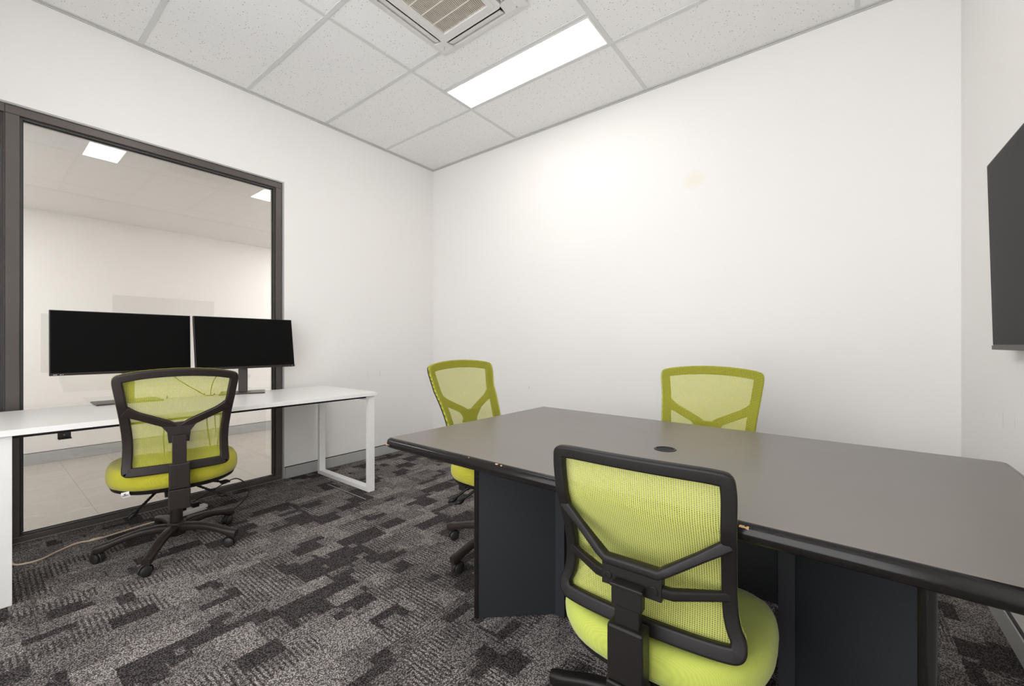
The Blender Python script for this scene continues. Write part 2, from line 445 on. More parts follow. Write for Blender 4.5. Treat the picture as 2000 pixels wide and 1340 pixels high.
# ceiling tiles and grid
TY = [-0.617, -1.217, -1.817, -2.417, -3.017, -3.617]
TX = [1.143, 2.343, 3.543]
L1 = (1.143, 2.343, -0.917, -0.617); L2 = (1.143, 2.343, -2.417, -2.117)
bm = nb()
box(bm, -0.0, WC, YB, 0, CEIL + .004, CEIL + .03)
struct(obj('ceiling', bm, 'ceiling'), 'suspended ceiling of white speckled mineral fibre tiles')
n_ = 0
def trim(name, mat, dims, label, bevel=0.0):
    return struct(bx(name, mat, dims, bevel=bevel), label)
bm = nb()
for y in TY: box(bm, 0.012, WC - .012, y - .012, y + .012, CEIL - .001, CEIL + .004)
segs = [0] + TY + [YB]
for x in TX:
    for a, b_ in zip(segs[:-1], segs[1:]): box(bm, x - .012, x + .012, b_ + .012, a - .012, CEIL - .0008, CEIL + .004)
for (x0, x1, y0, y1) in (L1, L2):
    yy = y0 if y0 != -2.417 else y1
    box(bm, x0 + .012, x1 - .012, yy - .012, yy + .012, CEIL - .0008, CEIL + .004)
struct(obj('trim_1', bm, 'tee'), 'white tee bar grid of the suspended ceiling')
bm = nb()
box(bm, 0, .022, YB, -.022, CEIL - .002, CEIL + .004); box(bm, 0, WC, -.022, 0, CEIL - .002, CEIL + .004); box(bm, WC - .022, WC, YB, -.022, CEIL - .002, CEIL + .004)
box(bm, 0, .006, YB, 0, CEIL - .010, CEIL - .002); box(bm, 0, WC, -.006, 0, CEIL - .010, CEIL - .002); box(bm, WC - .006, WC, YB, 0, CEIL - .010, CEIL - .002)
struct(obj('trim_2', bm, 'trim_grey'), 'thin grey edge trim where ceiling meets the walls')

# skirting
def baseboard(name, dims, gap):
    o = struct(bx(name, 'alu', dims, bevel=.002), 'grey metal skirting board')
    bm = nb(); box(bm, *gap); g = obj('painted_shadow_line', bm, 'dark_gap', o); g['label'] = 'thin black strip painted as the shadow gap above the skirting'  # black strip stands for the shade of the gap
    return o
bh = .086
baseboard('baseboard_left', (0, .014, WY1 + .002, -.014, 0, bh), (0, .009, WY1 + .002, -.009, bh, bh + .006))
baseboard('baseboard_back', (0, WC, -.014, 0, 0, bh), (0, WC, -.009, 0, bh, bh + .006))
baseboard('baseboard_right', (WC - .014, WC, YB, -.014, 0, bh), (WC - .009, WC, YB, -.009, bh, bh + .006))

# internal window: two bays. frame face at x=-.012, glass centre x=-.06
def window(name, y0, y1, left_w, right_w, reveal_r):
    bm = nb()
    fz0, fz1 = 0.0, WZ - .010
    fx0, fx1 = -.078, -.012
    box(bm, fx0, fx1, y0, y1, fz1 - .045, fz1)              # head
    box(bm, fx0, fx1, y0, y1, 0, .030)                      # sill
    box(bm, fx0, fx1, y1 - right_w, y1, .030, fz1 - .045)
    box(bm, fx0, fx1, y0, y0 + left_w, .030, fz1 - .045)
    o = struct(obj(name, bm, 'bronze', bevel=.003), 'bronze framed internal window pane bay')
    iy0, iy1, iz0, iz1 = y0 + left_w, y1 - right_w, .030, fz1 - .045
    def ring(nm, mat, x0, x1, t, a0=iy0, a1=iy1, b0=iz0, b1=iz1):
        bm = nb()
        box(bm, x0, x1, a0, a1, b1 - t, b1); box(bm, x0, x1, a0, a1, b0, b0 + t * .6)
        box(bm, x0, x1, a0, a0 + t, b0 + t, b1 - t); box(bm, x0, x1, a1 - t, a1, b0 + t, b1 - t)
        return obj(nm, bm, mat, o)
    ring('glazing_bead', 'bronze_dark', -.048, -.028, .010)
    ring('gasket', 'gasket', -.054, -.048, .014)
    g = nb(); box(g, -.063, -.057, iy0 + .004, iy1 - .004, iz0 + .004, iz1 - .004)
    p = obj('glass_pane', g, 'glass', o); p['label'] = 'clear glass pane reflecting the ceiling lights'
    ring('outer_bead', 'reveal', -.077, -.066, .010)
    return o
window('window_1', -2.955, WY1 - .012, .052, .045, True)
window('window_2', WY0 + .012, -2.9555, .045, .003, False)
bm = nb()
box(bm, -.12, -.0005, WY1 - .012, WY1, 0, WZ); box(bm, -.12, -.0005, WY0, WY0 + .012, 0, WZ); box(bm, -.12, -.0005, WY0 + .012, WY1 - .012, WZ - .010, WZ)
struct(obj('trim_3', bm, 'reveal'), 'grey metal reveal lining the window opening')

# corridor beyond the glass
CX = -2.15
HC = 2.27
struct(bx('floor.001', 'tile', (CX, -.0001, -6.5, 2.0, -.06, 0)), 'pale beige tiled corridor floor')
struct(bx('wall_corridor', 'wall', (CX - .12, CX, -6.5, 2.0, 0, HC + .25)), 'white corridor wall seen through the glass')
struct(bx('wall_corridor_end', 'wall', (CX, -.12, 2.0, 2.12, 0, HC + .25)), 'white end wall of the corridor')
struct(bx('wall_corridor_start', 'wall', (CX, -.12, -6.62, -6.5, 0, HC + .25)), 'white near end wall of the corridor')
bm = nb(); box(bm, -.12, 0, .12, 2.0, 0, HC + .25); box(bm, -.12, 0, -6.5, YB - .12, 0, HC + .25)
struct(obj('wall_corridor_inner', bm, 'wall'), 'inner corridor wall')
bm = nb()
vs = box(bm, CX, -.1201, -6.5, 2.0, HC, HC + .25)
for v in vs:
    if abs(v.co.z - HC) < 1e-4: v.co.z = 2.26 if v.co.x < -1 else 2.365
struct(obj('ceiling.001', bm, 'wall'), 'plain corridor ceiling')
baseboard('baseboard_corridor', (CX, CX + .012, -6.5, 2.0, 0, .10), (CX, CX + .008, -6.5, 2.0, .10, .104))
def panel_light(label, x0, x1, y0, y1, z, mat, group, drop=.0):
    t = thing('ceiling_light', label, 'ceiling light', ((x0 + x1) / 2, (y0 + y1) / 2, z), 0, group)
    hx, hy = (x1 - x0) / 2, (y1 - y0) / 2
    bm = nb(); f = .011
    a = [(hx, hy), (hx - f, hy - f)]
    box(bm, -hx, hx, hy - f, hy, -.003, .004); box(bm, -hx, hx, -hy, -hy + f, -.003, .004)
    box(bm, -hx, -hx + f, -hy + f, hy - f, -.003, .004); box(bm, hx - f, hx, -hy + f, hy - f, -.003, .004)
    obj('frame', bm, 'white_metal', t)
    d = nb(); box(d, -hx + f, hx - f, -hy + f, hy - f, -.0015, .0035)
    o = obj('diffuser', d, mat, t); o['label'] = 'glowing white diffuser'
    return t
panel_light('long recessed white light panel between the air conditioner and the long back wall', 1.155, 2.331, -.905, -.629, CEIL, 'led', 'recessed ceiling lights')
panel_light('long recessed light panel nearer the viewpoint, seen only as a reflection in the window glass', 1.155, 2.331, -2.405, -2.129, CEIL, 'led', 'recessed ceiling lights')
panel_light('added unseen corridor light beyond the far end of the glass', -1.7, -.5, -.45, .45, HC + .002, 'led_corr_added', 'added corridor lights')  # lamp added out of view to brighten the corridor
panel_light('added unseen corridor light before the near end of the glass', -1.7, -.5, -4.3, -3.4, HC + .002, 'led_corr_added', 'added corridor lights')  # second unseen lamp, added for the corridor's near end

# ------------------------------------------------------------------ cassette air conditioner
ac = thing('air_conditioner', 'white square ceiling cassette air conditioner beside the long light panel', 'air conditioner', (1.775, -1.512, CEIL))
H = .338
bm = nb()
# outer panel: bevelled slab with four outlet slots left open between r=.235 and r=.31
zt, zb = .003, -.022
def quad_ring(bm, r0, r1, z0, z1, cut):
    pass
O = .338; I = .230; S = .290
# outer rim
for rot in range(4):
    mt = Matrix.Rotation(rot * PI / 2, 4, 'Z')
    vs = [(-O, O, -.004), (O, O, -.004), (S + .002, S, zb), (-S - .002, S, zb)]
    vs2 = [(-O, O, zt), (O, O, zt), (S, S, zt), (-S, S, zt)]
    a = [bm.verts.new(mt @ Vector(v)) for v in vs]; b_ = [bm.verts.new(mt @ Vector(v)) for v in vs2]
    bm.faces.new(a); bm.faces.new(b_[::-1])
    for i in range(4): bm.faces.new((a[i], a[(i + 1) % 4], b_[(i + 1) % 4], b_[i]))
    # corner block
    prism(bm, [tuple((mt @ Vector((p[0], p[1], 0)))[:2]) for p in ((.208, .293), (.272, .298), (.298, .272), (.293, .208), (.218, .218))], -.0225, zt)
obj('outer_panel', bm, 'white_plastic', ac, bevel=.003)
bm = nb()
box(bm, -.292, .292, -.292, .292, -.006, .003)
obj('outlet_recess', bm, 'dark_gap', ac)
for rot in range(4):
    mt = Matrix.Rotation(rot * PI / 2, 4, 'Z')
    bm = nb()
    path = [(-.200, .264, -.017), (.200, .264, -.017)]
    sweep(bm, [mt @ Vector(p) for p in path], mt @ Vector((0, .35, -1)), (.042, .007), k=3)
    obj('louvre', bm, 'white_plastic', ac, smooth=True)
bm = nb()
out = []
for (sx, sy, a0) in ((1, 1, 0), (-1, 1, 90), (-1, -1, 180), (1, -1, 270)):
    for i in range(7):
        a = R(a0 + 15 * i); out.append((sx * (I - .03) + .03 * math.cos(a), sy * (I - .03) + .03 * math.sin(a)))
G = .172
inn = []
for (sx, sy) in ((1, 1), (-1, 1), (-1, -1), (1, -1)):
    for i in range(7): inn.append((sx * G, sy * G))
def ringface(z, pts): return [bm.verts.new((x, y, z)) for x, y in pts]
lv = [ringface(-.004, out), ringface(-.028, out), ringface(-.036, [(x * .965, y * .965) for x, y in out]), ringface(-.036, [(x * .90, y * .90) for x, y in out]),
      ringface(-.034, [(x * .895, y * .895) for x, y in out]), ringface(-.036, [(x * .89, y * .89) for x, y in out])]
for A, B in zip(lv[:-1], lv[1:]):
    for i in range(28): bm.faces.new((A[i], A[(i + 1) % 28], B[(i + 1) % 28], B[i]))
# inner square opening: bridge 28 -> 4
c4 = [bm.verts.new((sx * G, sy * G, -.036)) for sx, sy in ((1, 1), (-1, 1), (-1, -1), (1, -1))]
c5 = [bm.verts.new((sx * (G - .004), sy * (G - .004), -.018)) for sx, sy in ((1, 1), (-1, 1), (-1, -1), (1, -1))]
A = lv[-1]
for q in range(4):
    for i in range(6): bm.faces.new((A[q * 7 + i], A[q * 7 + i + 1], c4[q]))
    bm.faces.new((A[q * 7 + 6], A[(q * 7 + 7) % 28], c4[(q + 1) % 4], c4[q]))
    bm.faces.new((c4[q], c4[(q + 1) % 4], c5[(q + 1) % 4], c5[q]))
obj('grille_frame', bm, 'white_plastic', ac, smooth=True, auto=25)
MT['filter'] = simple('beige_filter', (0.40, 0.35, 0.29), 0.8, var=0.25, nscale=40)
bm = nb(); box(bm, -G, G, -G, G, -.020, -.008); obj('filter', bm, 'filter', ac)
MT['grille'] = simple('grille_slat_plastic', (0.82, 0.77, 0.69), 0.5)
bm = nb()
k = 34
for i in range(k):
    y = -G + (i + .5) * 2 * G / k
    pts = [(x, y + .0014 * math.sin(x * 95 + i * .6), -.028) for x in [(-G + j * 2 * G / 24) for j in range(25)]]
    sweep(bm, pts, (0, .5, -1), (.0052, .0022), k=1)
for i in (-1, 0, 1): box(bm, i * .086 - .002, i * .086 + .002, -G, G, -.030, -.025)
o = obj('grille_slats', bm, 'grille', ac); o.rotation_euler = (0, 0, PI / 2); o['kind'] = 'stuff'
bm = nb(); box(bm, -.018, .018, -.0012, .0012, -.0235, -.0215, mtx=Matrix.Translation((-.264, .264, 0)) @ Matrix.Rotation(R(-45), 4, 'Z'))
obj('corner_slot', bm, 'filter', ac)

# ------------------------------------------------------------------ boardroom table
TZ = .695
tb = thing('boardroom_table', 'large dark boardroom table with black rounded edge and two angled pedestals', 'table', (2.96, -1.553, 0))
TC = Vector((2.96, -1.553))
corners = [(2.039, -2.064), (3.862, -2.106), (3.882, -1.065), (2.065, -.973)]
loc = [Vector(c) - TC for c in corners]
def rounded_poly(pts, r, k=6):
    out = []; n = len(pts)
    for i in range(n):
        p = Vector(pts[i]); a = (Vector(pts[i - 1]) - p).normalized(); b = (Vector(pts[(i + 1) % n]) - p).normalized()
        s = p + a * r; e = p + b * r
        for j in range(k + 1):
            t = j / k
            out.append((1 - t) ** 2 * s + 2 * t * (1 - t) * p + t * t * e)
    return out
base_loop = rounded_poly(loc, .03)
def inset(pts, d):
    n = len(pts); out = []
    for i in range(n):
        a = Vector(pts[i - 1]); b = Vector(pts[(i + 1) % n]); T = (b - a).normalized(); nn = Vector((-T.y, T.x))
        out.append(Vector(pts[i]) + nn * d)
    return out
th = .040
prof = []
for i in range(9):
    a = PI / 2 - PI * i / 8
    prof.append((.017 - .017 * math.cos(a), TZ - th / 2 + (th / 2) * math.sin(a)))
bm = nb(); rings = []
for d, z in [(.030, TZ - .0002)] + prof + [(.030, TZ - th)]:
    rings.append([bm.verts.new((p.x, p.y, z)) for p in inset(base_loop, d)])
n = len(base_loop)
for A, B in zip(rings[:-1], rings[1:]):
    for i in range(n): bm.faces.new((A[i], A[(i + 1) % n], B[(i + 1) % n], B[i]))
bm.faces.new(rings[-1])
edge = obj('edge_band', bm, 'table_edge', tb, smooth=True, auto=60)
edge['label'] = 'glossy black rounded edge with small chips'
bm = nb(); lp = inset(base_loop, .019)
prism(bm, [(p.x, p.y) for p in lp], TZ - .03, TZ + .0006)
o = obj('table_top', bm, 'table_top', tb); o['label'] = 'satin grey-brown laminate surface'
# chips in the edge: short patches hugging the bullnose
def chip(px, py, length, a0, a1, side):
    bm = nb(); c = Vector((px, py)) - TC
    T = Vector((1, -.023, 0)).normalized() if side == 'near' else Vector((.025, 1, 0)).normalized()
    nn = Vector((0, -1, 0)) if side == 'near' else Vector((-1, 0, 0))
    rows = []
    rnd = random.Random(int(px * 1000))
    for j in range(9):
        s = (j / 8 - .5) * length; row = []
        lo = a0 + rnd.uniform(0, .12); hi = a1 - rnd.uniform(0, .2)
        for i in range(4):
            a = lo + (hi - lo) * i / 3
            q = Vector((c.x, c.y, TZ - th / 2)) + T * s + nn * ((-.017 + .0176 * math.cos(a))) + Vector((0, 0, (th / 2 + .0005) * math.sin(a)))
            row.append(bm.verts.new(q))
        rows.append(row)
    for A, B in zip(rows[:-1], rows[1:]):
        for i in range(3): bm.faces.new((A[i], A[i + 1], B[i + 1], B[i]))
    ch = obj('chipped_patch', bm, 'chip', tb); ch['label'] = 'bare brown chip in the black edge'
    sd = ch.modifiers.new('s', 'SOLIDIFY'); sd.thickness = .0006
chip(2.043, -2.02, .05, -.35, .0, 'left')
chip(2.060, -2.0645, .025, -.3, .05, 'near')
chip(3.300, -2.093, .018, .55, .95, 'near')
chip(2.62, -2.0775, .010, 1.0, 1.4, 'near')
chip(2.64, -2.078, .006, .9, 1.3, 'near')
chip(2.50, -2.0748, .004, 1.0, 1.3, 'near')
# grommet
gc = Vector((2.976, -1.571)) - TC
bm = nb(); lathe(bm, [(.029, TZ - .02), (.029, TZ + .001), (.031, TZ + .0032), (.036, TZ + .0028), (.038, TZ + .0005), (.038, TZ - .001)], 32)
# open ring: remove caps
bm.faces.ensure_lookup_table()
caps = [f for f in bm.faces if len(f.verts) == 32]; bmesh.ops.delete(bm, geom=caps, context='FACES_ONLY')
g = obj('cable_grommet', bm, 'plastic_dark', tb, smooth=True); g.location = (gc.x, gc.y, 0)
bm = nb(); lathe(bm, [(.0285, TZ + .0007), (.0285, TZ + .0010)], 32)
g2 = obj('grommet_hole', bm, 'grommet_hole', g)
# pedestals
def pedestal(sx):
    bm = nb()
    ax = [Vector((2.34, -1.85)), Vector((2.595, -1.615))] if sx < 0 else [Vector((3.60, -1.85)), Vector((3.345, -1.615))]
    th_ = .036
    for my in (0, 1):
        P = [Vector((v.x, v.y if not my else -3.06 - v.y)) - TC for v in ax]
        T = (P[1] - P[0]).normalized(); nn = Vector((-T.y, T.x)) * th_ / 2
        q = [P[0] + nn, P[1] + nn, P[1] - nn, P[0] - nn]
        prism(bm, [(v.x, v.y) for v in q], .004, TZ - th)
    xc = (2.60 if sx < 0 else 3.34) - TC.x
    prism(bm, [(xc - .02, -1.66 - TC.y), (xc + .02, -1.66 - TC.y), (xc + .02, -1.40 - TC.y), (xc - .02, -1.40 - TC.y)], .004, TZ - th)
    o = obj('pedestal', bm, 'charcoal', tb); o['label'] = 'angled charcoal pedestal'
    for my in (0, 1):
        v = ax[0]; p = Vector((v.x, v.y if not my else -3.06 - v.y)) - TC
        T = (ax[1] - ax[0]).normalized(); T = Vector((T.x, T.y if not my else -T.y)); nn = Vector((-T.y, T.x))
        bm = nb(); pts = []
        for i in range(9):
            a = -PI / 2 + PI * i / 8
            pts.append(p - T * (.012 * math.cos(a)) + nn * (th_ / 2 + .0008) * math.sin(a))
        pts += [p + nn * (th_ / 2 + .0008) + T * .006, p - nn * (th_ / 2 + .0008) + T * .006]
        prism(bm, [(v.x, v.y) for v in pts], .002, TZ - th)
        obj('pedestal_edge', bm, 'table_edge', o, smooth=True, auto=50)
pedestal(-1); pedestal(1)
bx('stretcher', 'charcoal', (2.60 - TC.x, 3.34 - TC.x, -.02, .02, .28, TZ - th), tb)

# ------------------------------------------------------------------ white desk
DZ = .717
dk = thing('desk', 'white rectangular desk with white loop legs under the internal window', 'desk', (.44, -2.14, 0))
DX0, DX1, DY0, DY1 = .065 - .44, .815 - .44, -3.03 + 2.14, -1.255 + 2.14
bx('desk_top', 'white_lam', (DX0, DX1, DY0, DY1, DZ - .025, DZ), dk, bevel=.0015)
def loop_leg(y0, y1):
    bm = nb(); x0, x1 = DX0 + .01, DX1 - .018; t = .05
    box(bm, x0, x0 + t * .6, y0, y1, 0.0, DZ - .027); box(bm, x1 - t * .6, x1, y0, y1, 0.0, DZ - .027)
    box(bm, x0 + t * .6, x1 - t * .6, y0, y1, 0.0, .03); box(bm, x0 + t * .6, x1 - t * .6, y0, y1, DZ - .057, DZ - .027)
    bmesh.ops.remove_doubles(bm, verts=bm.verts, dist=1e-5)
    return obj('leg_frame', bm, 'white_metal', dk, bevel=.0015)
loop_leg(DY1 - .062, DY1 - .012); loop_leg(DY0 + .012, DY0 + .070)
o = bx('support_rail', 'plastic_dark', (DX1 - .10, DX1 - .05, DY0 + .07, DY1 - .062, DZ - .042, DZ - .0255), dk)
o = bx('support_rail', 'plastic_dark', (DX0 + .06, DX0 + .11, DY0 + .07, DY1 - .062, DZ - .042, DZ - .0255), dk)
bm = nb(); box(bm, -.030, -.026, -.025, .025, .56, DZ - .0255); box(bm, -.030, .03, -.025, .025, DZ - .0285, DZ - .0255); box(bm, -.026, .012, -.025, .025, .556, .560)
o = obj('cable_bracket', bm, 'bronze_dark', dk); o.location = (-.26, -2.755 + 2.14, 0)
bm = nb(); lathe(bm, [(.004, 0), (.004, .002), (.002, .003)], 10, mtx=Matrix.Translation((-.026, 0, .575)) @ Matrix.Rotation(R(90), 4, 'Y'))
s_ = obj('screw', bm, 'alu', o)

# ------------------------------------------------------------------ monitors
def monitor(loc, rz, tilt, label, h0, post_y, base_rz=0, base_x=0.0, post_dx=0.0):
    """local: screen faces +X (room), width along Y"""
    t = thing('monitor', label, 'monitor', loc, rz, 'monitors on the white desk')
    W, Hh, D = .612, .352, .022
    mt = Matrix.Translation((0, 0, h0 + Hh / 2)) @ Matrix.Rotation(-tilt, 4, 'Y')
    bm = nb(); box(bm, -D, 0, -W / 2, W / 2, -Hh / 2, Hh / 2, mtx=mt); obj('casing', bm, 'monitor', t, bevel=.002)
    bm = nb(); box(bm, -.050, -D, -.2, .2, -.12, .10, mtx=mt); obj('rear_housing', bm, 'monitor', t, bevel=.01)
    bm = nb(); box(bm, 0, .0012, -W / 2 + .004, W / 2 - .004, -Hh / 2 + .014, Hh / 2 - .004, mtx=mt); obj('screen', bm, 'screen', t)
    bm = nb(); box(bm, 0, .0022, -W / 2, W / 2, -Hh / 2, -Hh / 2 + .012, mtx=mt); lip = obj('lower_bezel', bm, 'plastic', t)
    return t, mt, lip
ma, mta, lipa = monitor((.165, -2.505, DZ), 0, R(2), 'large black monitor at the left, behind the mesh chair', .178, 0)
# small pale badge marks at the lower left corner of the first monitor
bm = nb()
for (a, b_, z0, z1) in ((-.292, -.289, .003, .008), (-.287, -.284, .003, .008), (-.2815, -.2785, .003, .008), (-.268, -.262, .004, .007), (-.259, -.255, .004, .007)):
    box(bm, .0022, .0026, a, b_, -.176 + z0, -.176 + z1, mtx=mta)
o = obj('badge', bm, 'logo', lipa)
mb, mtb, lipb = monitor((.215, -1.885, DZ), 0, R(9), 'black monitor at the right with its stand in view, tilted slightly back', .180, 0)
bm = nb(); box(bm, .0022, .0026, .285, .289, -.176 + .004, -.176 + .007, mtx=mtb); obj('power_mark', bm, 'logo', lipb)
def stand(t, rz, px, py, bw, bd, sx):
    bm = nb(); mt = Matrix.Translation((px, py, 0)) @ Matrix.Rotation(rz, 4, 'Z')
    vs = box(bm, -bd / 2, bd / 2, -bw / 2, bw / 2, .0, .009, mtx=mt)
    obj('stand_base', bm, 'stand', t, bevel=.003)
    bm = nb(); box(bm, -.012, .012, -.028, .028, .008, .30, mtx=mt); obj('stand_post', bm, 'stand', t, bevel=.005)
    bm = nb(); box(bm, min(-.01, 0), sx, -.045, .045, .25, .34, mtx=mt); obj('stand_mount', bm, 'stand', t, bevel=.005)
    bm = nb(); lathe(bm, [(.05, .009), (.048, .0115), (.03, .013)], 24, mtx=mt); obj('swivel_collar', bm, 'stand', t, smooth=True)
stand(ma, R(0), -.085, .02, .30, .20, .03)
stand(mb, R(-22), -.10, .005, .27, .20, .03)

# ------------------------------------------------------------------ wall screen (TV)
tv = thing('television', 'black flat television hung on the right wall, tilted slightly down', 'television', (WC - .002, -1.375, 1.045))
mt = Matrix.Translation((-.052, 0, 0)) @ Matrix.Rotation(R(-1.3), 4, 'Y')
W, Hh = 1.124, .665
bm = nb(); box(bm, 0, .030, -W / 2, W / 2, 0, Hh, mtx=mt); obj('casing', bm, 'tv_body', tv, bevel=.003)
bm = nb(); box(bm, -.0012, 0, -W / 2 + .007, W / 2 - .007, .018, Hh - .007, mtx=mt); obj('screen', bm, 'tv_screen', tv)
bm = nb(); box(bm, -.003, 0, -W / 2, W / 2, 0, .015, mtx=mt); obj('lower_bezel', bm, 'tv_body', tv)
bm = nb(); box(bm, -.014, 0, -.2, .2, .10, .56); obj('wall_bracket', bm, 'plastic_dark', tv)

# ------------------------------------------------------------------ task chairs
def make_chair(label, loc, rz, P, group='mesh back task chairs'):
    t = thing('task_chair', label, 'chair', loc, rz, group)
    z0, z1 = P['z0'], P['z1']; Hb = z1 - z0
    wb, ww, wt = P['wb'] / 2, P['ww'] / 2, P['wt'] / 2
    y0 = P['y0']; rec = P['rec']; bul = P['bul']; cx = P.get('cx', .5); arch = P.get('arch', .024)
    def ysurf(x, z):
        u = (z - z0) / Hb
        return y0 - rec * max(0, u) ** 1.25 + bul * math.sin(PI * min(1, max(0, (u + .05) / .75))) + cx * x * x
    def S(x, z, off=0.0): return Vector((x, ysurf(x, z) + off, z))
    def NS(x, z):
        d = .004
        return Vector((-(ysurf(x + d, z) - ysurf(x - d, z)) / (2 * d), 1, -(ysurf(x, z + d) - ysurf(x, z - d)) / (2 * d))).normalized()
    e = P.get('cr', .035)
    half = [(wb - e, z0), (wb - .16 * e, z0 + .16 * e), (wb, z0 + e), (ww + (wb - ww) * .25, z0 + .18 * Hb), (ww, z0 + .32 * Hb), (ww + (wt - ww) * .30, z0 + .55 * Hb), (wt - (wt - ww) * .22, z0 + .80 * Hb),
            (wt - .002, z1 - arch - e), (wt - .15 * e, z1 - arch - .10 * e), (wt - e, z1 - arch * .72), (wt * .5, z1 - arch * .22)]
    poly = [(-x, z) for x, z in half[::-1]]
    coarse = [(0, z0)] + half + [(0, z1)] + poly
    loop = chaikin([Vector((x, z)) for x, z in coarse], 3)
    fw = P['fw']; ft = .021
    # frame centreline: inset half the frame width
    cen = sum(loop, Vector((0, 0))) / len(loop)
    def inl(pts, d):
        n = len(pts); o_ = []
        for i in range(n):
            T = (pts[(i + 1) % n] - pts[i - 1]).normalized(); nn = Vector((-T.y, T.x))
            if nn.dot(cen - pts[i]) < 0: nn = -nn
            o_.append(pts[i] + nn * d)
        return o_
    mid = inl(loop, fw / 2)
    bm = nb()
    sizes = []
    for p in mid:
        k = max(0, 1 - (p.y - z0) / (.12 * Hb)); sizes.append((fw * (1 + .25 * k), ft * (1 + .2 * k)))
    sweep(bm, [S(p.x, p.y) for p in mid], [NS(p.x, p.y) for p in mid], sizes, closed=True, k=3, rr=.28)
    fr = obj('backrest_frame', bm, P['plastic'], t, smooth=True, auto=50, wn=True)
    # net, stretched over the front and wrapped round the rim
    bm = nb(); rings = []
    off = ft / 2 + .0045
    net_loop = loop
    if P['style'] == 'Y':
        rings.append([bm.verts.new(S(p.x + (p.x - cen.x) * .006, p.y + (p.y - cen.y) * .006, off - .014)) for p in net_loop])
        rings.append([bm.verts.new(S(p.x + (p.x - cen.x) * .010, p.y + (p.y - cen.y) * .010, off - .004)) for p in net_loop])
    for s in (1.0 if P['style'] == 'Y' else .99, .97, .9, .8, .68, .55, .42, .3, .18, .08):
        rings.append([bm.verts.new(S(cen.x + (p.x - cen.x) * s, cen.y + (p.y - cen.y) * s, off)) for p in net_loop])
    n = len(net_loop)
    for A, B in zip(rings[:-1], rings[1:]):
        for i in range(n): bm.faces.new((A[i], A[(i + 1) % n], B[(i + 1) % n], B[i]))
    c = bm.verts.new(S(cen.x, cen.y, off))
    for i in range(n): bm.faces.new((rings[-1][i], rings[-1][(i + 1) % n], c))
    o = obj('backrest_net', bm, P['net'], t, smooth=True, auto=80); o['label'] = 'see-through lime mesh of the backrest'
    # Y support behind the net
    hz = z0 + P['hub'] * Hb
    aw = P['aw']
    bm = nb()
    def halfw(z):
        b_ = min((abs(p.y - z), abs(p.x)) for p in mid)
        return b_[1]
    ho = P.get('hoff', 0.0)
    yh = ysurf(0, hz) - ho
    za = z0 + P['arm'] * Hb
    if P['style'] == 'K':
        hw_ = halfw(za)
        left = [Vector((-hw_ - .004, ysurf(hw_, za + .006) - .002, za + .006)), Vector((-(hw_ * .55 + .078 * .45), ysurf(hw_, za) * .55 + (yh - .004) * .45, za * .55 + (hz + .022) * .45)), Vector((-.078, yh - .004, hz + .022)), Vector((-.060, yh - .006, hz + .010))]
        pth = left + [Vector((-p.x, p.y, p.z)) for p in left[::-1]]
        sweep(bm, pth, (0, 1, 0), [(.026, .016), (.022, .018), (.022, .026), (.022, .028), (.022, .028), (.022, .026), (.022, .018), (.026, .016)], k=2, rr=.3)
        zl = z0 + P['low'] * Hb
        for s in (-1, 1):
            wl = halfw(zl)
            sweep(bm, [Vector((s * (wl + .004), ysurf(wl, zl) - .002, zl)), Vector((s * .085, yh + .004, hz - .030)), Vector((s * .055, yh - .006, hz - .026))], (0, 1, 0), [(.020, .014), (.024, .022), (.024, .024)], k=2, rr=.3)
    else:
        for s in (-1, 1):
            pts = [(s * (halfw(za) - .004), za + .010), (s * halfw(za) * .80, za - (za - hz) * .14), (s * halfw(za) * .48, za - (za - hz) * .52), (s * halfw(za) * .22, za - (za - hz) * .84), (s * .016, hz - .006)]
            pp = spline([Vector((x, z, 0)) for x, z in pts], 5)
            sz = [(aw * (1.3 - .35 * min(1, i / 6)), .018) for i in range(len(pp))]
            sweep(bm, [S(p.x, p.y, -.007) for p in pp], [NS(p.x, p.y) for p in pp], sz, k=2, rr=.3)
    if P['style'] == 'K':
        box(bm, -.068, .068, yh - .016, yh + .010, hz - .046, hz + .010)
    else:
        pr = [(-.076, hz + .018), (.076, hz + .018), (.045, hz - .026), (.040, hz - .078), (-.040, hz - .078), (-.045, hz - .026)]
        a = [bm.verts.new((x, yh - .016, z)) for x, z in pr]; b_ = [bm.verts.new((x, yh + .006, z)) for x, z in pr]
        bm.faces.new(a); bm.faces.new(b_[::-1])
        for i in range(6): bm.faces.new((a[i], a[(i + 1) % 6], b_[(i + 1) % 6], b_[i]))
    sup = obj('back_support', bm, P['plastic'], t, smooth=True, auto=35, bevel=.002, wn=True)
    if P['style'] == 'K':
        for s in (-1, 1):
            bm = nb(); lathe(bm, [(.0085, 0), (.0085, .002), (.0075, .0028), (.0055, .0028), (.0055, .0015)], 18, mtx=Matrix.Translation((s * .052, yh - .016, hz - .024)) @ Matrix.Rotation(R(90), 4, 'X'))
            obj('bolt_cap', bm, 'plastic_dark', sup, smooth=True, auto=30)
    # spine: slider, post and sleeves
    sy = yh - .030
    seat = P['seat']; zs0 = P['sp0']; zs1 = P['sp1']; zs2 = P['sp2']
    bm = nb()
    if P['style'] == 'K':
        box(bm, -.034, .034, sy - .012, sy + .012, hz - .070, hz - .022)
        box(bm, -.037, .037, sy - .0145, sy - .010, hz - .030, hz - .022)
        obj('slider_cap', bm, P['plastic'], t, bevel=.002)
        bm = nb()
    box(bm, -.0275, .0275, sy - .010, sy + .012, zs2 - .02, hz - .04)
    obj('spine_post', bm, P['plastic'], t, bevel=.002)
    bm = nb()
    a = .040
    vs = box(bm, -a, a, sy - .022, sy + .024, zs1, zs2)
